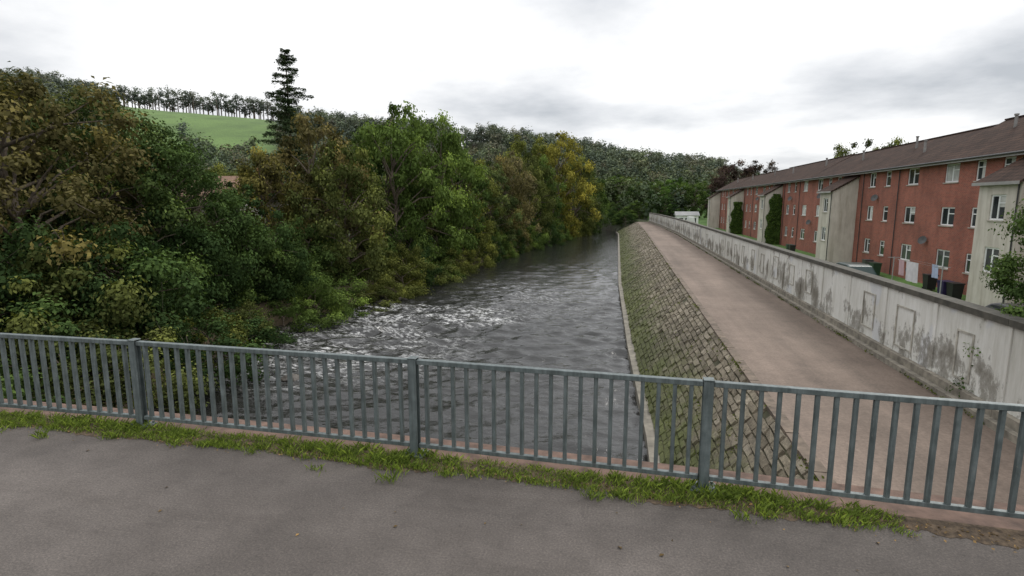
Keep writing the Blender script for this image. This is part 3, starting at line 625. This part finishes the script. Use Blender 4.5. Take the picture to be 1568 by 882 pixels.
def conifer():
    H,R=22,5.6; mb=MB(); mb.tube((0,0,-.5),(0,0,H*.97),.32,.03,8); Cs=[];Ns=[];Ss=[]
    z=H*.12
    while z<H*.985:
        u=z/H; r=R*((1-u)**.60)*random.uniform(.65,1.12)+.15; bias=random.random()*6.283
        for k in range(random.randint(4,6)):
            a=random.random()*6.283; rl=r*random.uniform(.55,1.0)*(1+.25*math.cos(a-bias)); n=int(30+60*rl); t=RNG.random(n)**.8
            w_=.08+.24*rl*t*(1.15-t)
            up=.22*rl; pz=z+up*t*1.6-t*t*rl*.25
            lat=RNG.normal(size=n)*w_; C=np.stack([math.cos(a)*rl*t-math.sin(a)*lat,math.sin(a)*rl*t+math.cos(a)*lat,pz-np.abs(RNG.normal(size=n))*.2],1)
            Cs.append(C);Ns.append(RNG.normal(size=(n,3))*.6+np.array([0,0,.9]));Ss.append(RNG.uniform(.16,.36,n))
            mb.tube((0,0,z),(math.cos(a)*rl,math.sin(a)*rl,z+up*1.6-rl*.25),.04,.012,4)
        z+=random.uniform(.45,1.0)*(1-.35*u)
    C=np.concatenate(Cs); return leaf_mesh('conifer_mesh',leafverts(C,np.concatenate(Ns),np.concatenate(Ss),.35),np.clip(RNG.normal(.45,.2,len(C)),0,1),[NEEDLE,BARK],mb)
o=bpy.data.objects.new('conifer_tree',conifer()); o.location=(-35.5,55.5,-3.2); o.color=(.045,.068,.036,1); link(o)
np_=tree_proto('near_tree_mesh',H=7,R=1.9,nc=84,nl=480,ls=.085,low=.10,prof=.35,clr=(.17,.32))
put(np_,'roadside_tree',10.45,14.7,-3.2,4.4,1.6,(.062,.098,.034))

# ------------------------------------------------------------------ distant wooded hillside (one object)
Cs=[];Ns=[];Ss=[];Ts=[];Co=[]
cols=np.array([(.070,.095,.042),(.058,.082,.040),(.085,.098,.043),(.105,.098,.048),(.048,.070,.038),(.088,.115,.043)])
def fartree(v,s,h,r,trunk=False,dk=1):
    z=zz(v,s); c=cols[RNG.integers(0,6)]*RNG.uniform(.75,1.2)*dk; d=math.hypot(v,s); hz=min(.5,max(0,d-60)/700); c=c*(1-hz)+np.array([.17,.19,.20])*hz  # aerial haze painted into the leaf colour, greyer with distance
    for k in range(7 if not trunk else 9):
        a=RNG.random()*6.28; rr=r*.55*RNG.random()**.5; u=.35+.55*RNG.random(); cr=r*RNG.uniform(.4,.62)
        if trunk: u=.45+.5*RNG.random()
        p,nr,sz=clump_leaves(np.array([v+rr*math.cos(a),s+rr*math.sin(a),z+h*u]),cr,32,1.0*(r/4.5)**.5*(.75 if d<250 else 1),.8,.8)
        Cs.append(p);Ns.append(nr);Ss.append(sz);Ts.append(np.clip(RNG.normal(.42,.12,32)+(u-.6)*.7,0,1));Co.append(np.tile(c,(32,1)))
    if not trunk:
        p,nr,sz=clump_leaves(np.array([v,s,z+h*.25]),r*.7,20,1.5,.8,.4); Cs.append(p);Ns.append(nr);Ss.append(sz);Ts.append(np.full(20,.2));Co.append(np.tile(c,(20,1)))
tr=MB(); num=0; tries=0
while num<1700 and tries<20000:
    tries+=1; d=130+290*random.random()**.8; x=random.uniform(-100,1330); v=(x-957)*d/867; s=(d+.195*v)/.9686
    if v>14 and s<150: continue
    if v>bl(s)-5 and s<235 and v<br(s)+3: continue
    if 195<x<432 and d>375: continue
    if is_field(v,s) and random.random()>.014: continue
    if s<150 and v>-30: continue
    fartree(v,s,random.uniform(6,13) if x<1100 else random.uniform(5,9),random.uniform(3.2,5.8)); num+=1
for x in np.arange(60,470,4.6):
    x+=random.uniform(-2.5,2.5); d=random.uniform(398,412); v=(x-957)*d/867; s=(d+.195*v)/.9686; h=random.uniform(14,20); fartree(v,s,h,random.uniform(3.5,5.4),True,.75); z=zz(v,s); tr.tube((v,s,z-1),(v,s,z+h*.7),.45,.3,5)
for _ in range(220):
    x=random.uniform(470,1340); d=random.uniform(385,430); v=(x-957)*d/867; s=(d+.195*v)/.9686; fartree(v,s,random.uniform(7,15)*(1 if x<1130 else .6),random.uniform(3.5,6))
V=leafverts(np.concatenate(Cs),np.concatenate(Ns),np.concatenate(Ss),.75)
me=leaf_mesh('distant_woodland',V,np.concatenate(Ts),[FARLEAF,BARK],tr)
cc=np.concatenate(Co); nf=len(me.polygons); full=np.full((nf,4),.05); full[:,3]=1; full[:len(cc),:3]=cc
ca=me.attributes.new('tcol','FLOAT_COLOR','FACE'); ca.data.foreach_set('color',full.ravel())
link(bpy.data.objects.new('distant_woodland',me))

mb=MB(); ROCK=simple('wet_rock',(.07,.06,.05),.6,.4,4,.6,.03)
for _ in range(46):
    s=random.uniform(22,44); v=float(bl(s))+abs(random.gauss(0,1.6))-.5; r=random.uniform(.15,.5); n=len(mb.v)
    for i_ in range(4):
        for j_ in range(7):
            t=6.283*j_/7; q=math.cos(i_*.42)*r*random.uniform(.8,1.15); mb.v.append((v+q*math.cos(t)*1.3,s+q*math.sin(t),-5.62+math.sin(i_*.42)*r*.6))
    for i_ in range(3):
        for j_ in range(7): j2=(j_+1)%7; mb.f.append((n+i_*7+j_,n+i_*7+j2,n+(i_+1)*7+j2,n+(i_+1)*7+j_))
    mb.f.append(tuple(n+21+j_ for j_ in range(7)))
mb.make('river_rocks',ROCK)

# ------------------------------------------------------------------ world, sun, camera
w=bpy.data.worlds.new('World'); S.world=w; w.use_nodes=True; nt=w.node_tree; bg=nt.nodes['Background']
sky=N(nt,'ShaderNodeTexSky',sky_type='NISHITA'); sky.sun_disc=False; sky.sun_elevation=math.radians(42); sky.sun_rotation=math.radians(35)
g_=N(nt,'ShaderNodeTexCoord').outputs['Generated']; sx=N(nt,'ShaderNodeSeparateXYZ'); L(nt,g_,sx.inputs[0])
den=mth(nt,'ADD',mth(nt,'MAXIMUM',sx.outputs[2],0),.16); cb=N(nt,'ShaderNodeCombineXYZ')
L(nt,mth(nt,'DIVIDE',sx.outputs[0],den),cb.inputs[0]); L(nt,mth(nt,'DIVIDE',sx.outputs[1],den),cb.inputs[1]); cb.inputs[2].default_value=3.3
c1=noise(nt,1.0,10,.56,cb.outputs[0]); c2=noise(nt,.45,3,.5,cb.outputs[0])
cf=mth(nt,'ADD',mth(nt,'MULTIPLY',c1,.60),mth(nt,'MULTIPLY',c2,.40))
def cloudmass(dx_,dz_,wx,wz,amp):     # a heavier / thinner bank of cloud in one part of the sky
    ex=mth(nt,'DIVIDE',mth(nt,'SUBTRACT',sx.outputs[0],dx_),wx); ez=mth(nt,'DIVIDE',mth(nt,'SUBTRACT',sx.outputs[2],dz_),wz)
    r2=mth(nt,'MULTIPLY',mth(nt,'ADD',mth(nt,'MULTIPLY',ex,ex),mth(nt,'MULTIPLY',ez,ez)),-1.0)
    return mth(nt,'MULTIPLY',mth(nt,'EXPONENT',r2),amp)
front=mth(nt,'GREATER_THAN',sx.outputs[1],0.)
for args in ((-.05,.30,.13,.055,.10),(-.30,.20,.28,.05,.03),(.30,.24,.22,.07,-.07),(-.62,.20,.25,.12,-.05),(.10,.13,.25,.03,.02)):
    cf=mth(nt,'ADD',cf,mth(nt,'MULTIPLY',cloudmass(*args),front))
cc=ramp(nt,cf,[(.39,(1.,1.,1.)),(.48,(.88,.885,.895)),(.56,(.69,.705,.73)),(.66,(.45,.475,.51))])
cc=mix(nt,1,cc,(10.4,10.4,10.4),'MULTIPLY')
zen=mth(nt,'ADD',1.0,mth(nt,'MULTIPLY',mth(nt,'MAXIMUM',mth(nt,'SUBTRACT',sx.outputs[2],.3),0),1.2))
allc=mix(nt,.94,sky.outputs[0],cc); zc=N(nt,'ShaderNodeVectorMath',operation='SCALE'); L(nt,allc,zc.inputs[0]); L(nt,zen,zc.inputs['Scale'])
L(nt,zc.outputs[0],bg.inputs['Color']); bg.inputs['Strength'].default_value=.112
sl=bpy.data.lights.new('sun','SUN'); sl.energy=1.4; sl.angle=math.radians(14); sl.color=(1,.96,.9)
so=bpy.data.objects.new('sun',sl); link(so)
az=math.radians(35); el=math.radians(42); dirv=Vector((math.sin(az)*math.cos(el),math.cos(az)*math.cos(el),math.sin(el)))
so.rotation_euler=dirv.to_track_quat('Z','Y').to_euler()
cam=bpy.data.cameras.new('camera'); cam.lens=19.5; cam.sensor_width=36; cam.clip_end=8000; cam.clip_start=.05
co=bpy.data.objects.new('camera',cam); link(co); co.location=(0,0,2.5); co.rotation_euler=(math.radians(90-8.76),0,math.radians(11.38))
S.camera=co
print('TREES',cnt[0],'far',num)
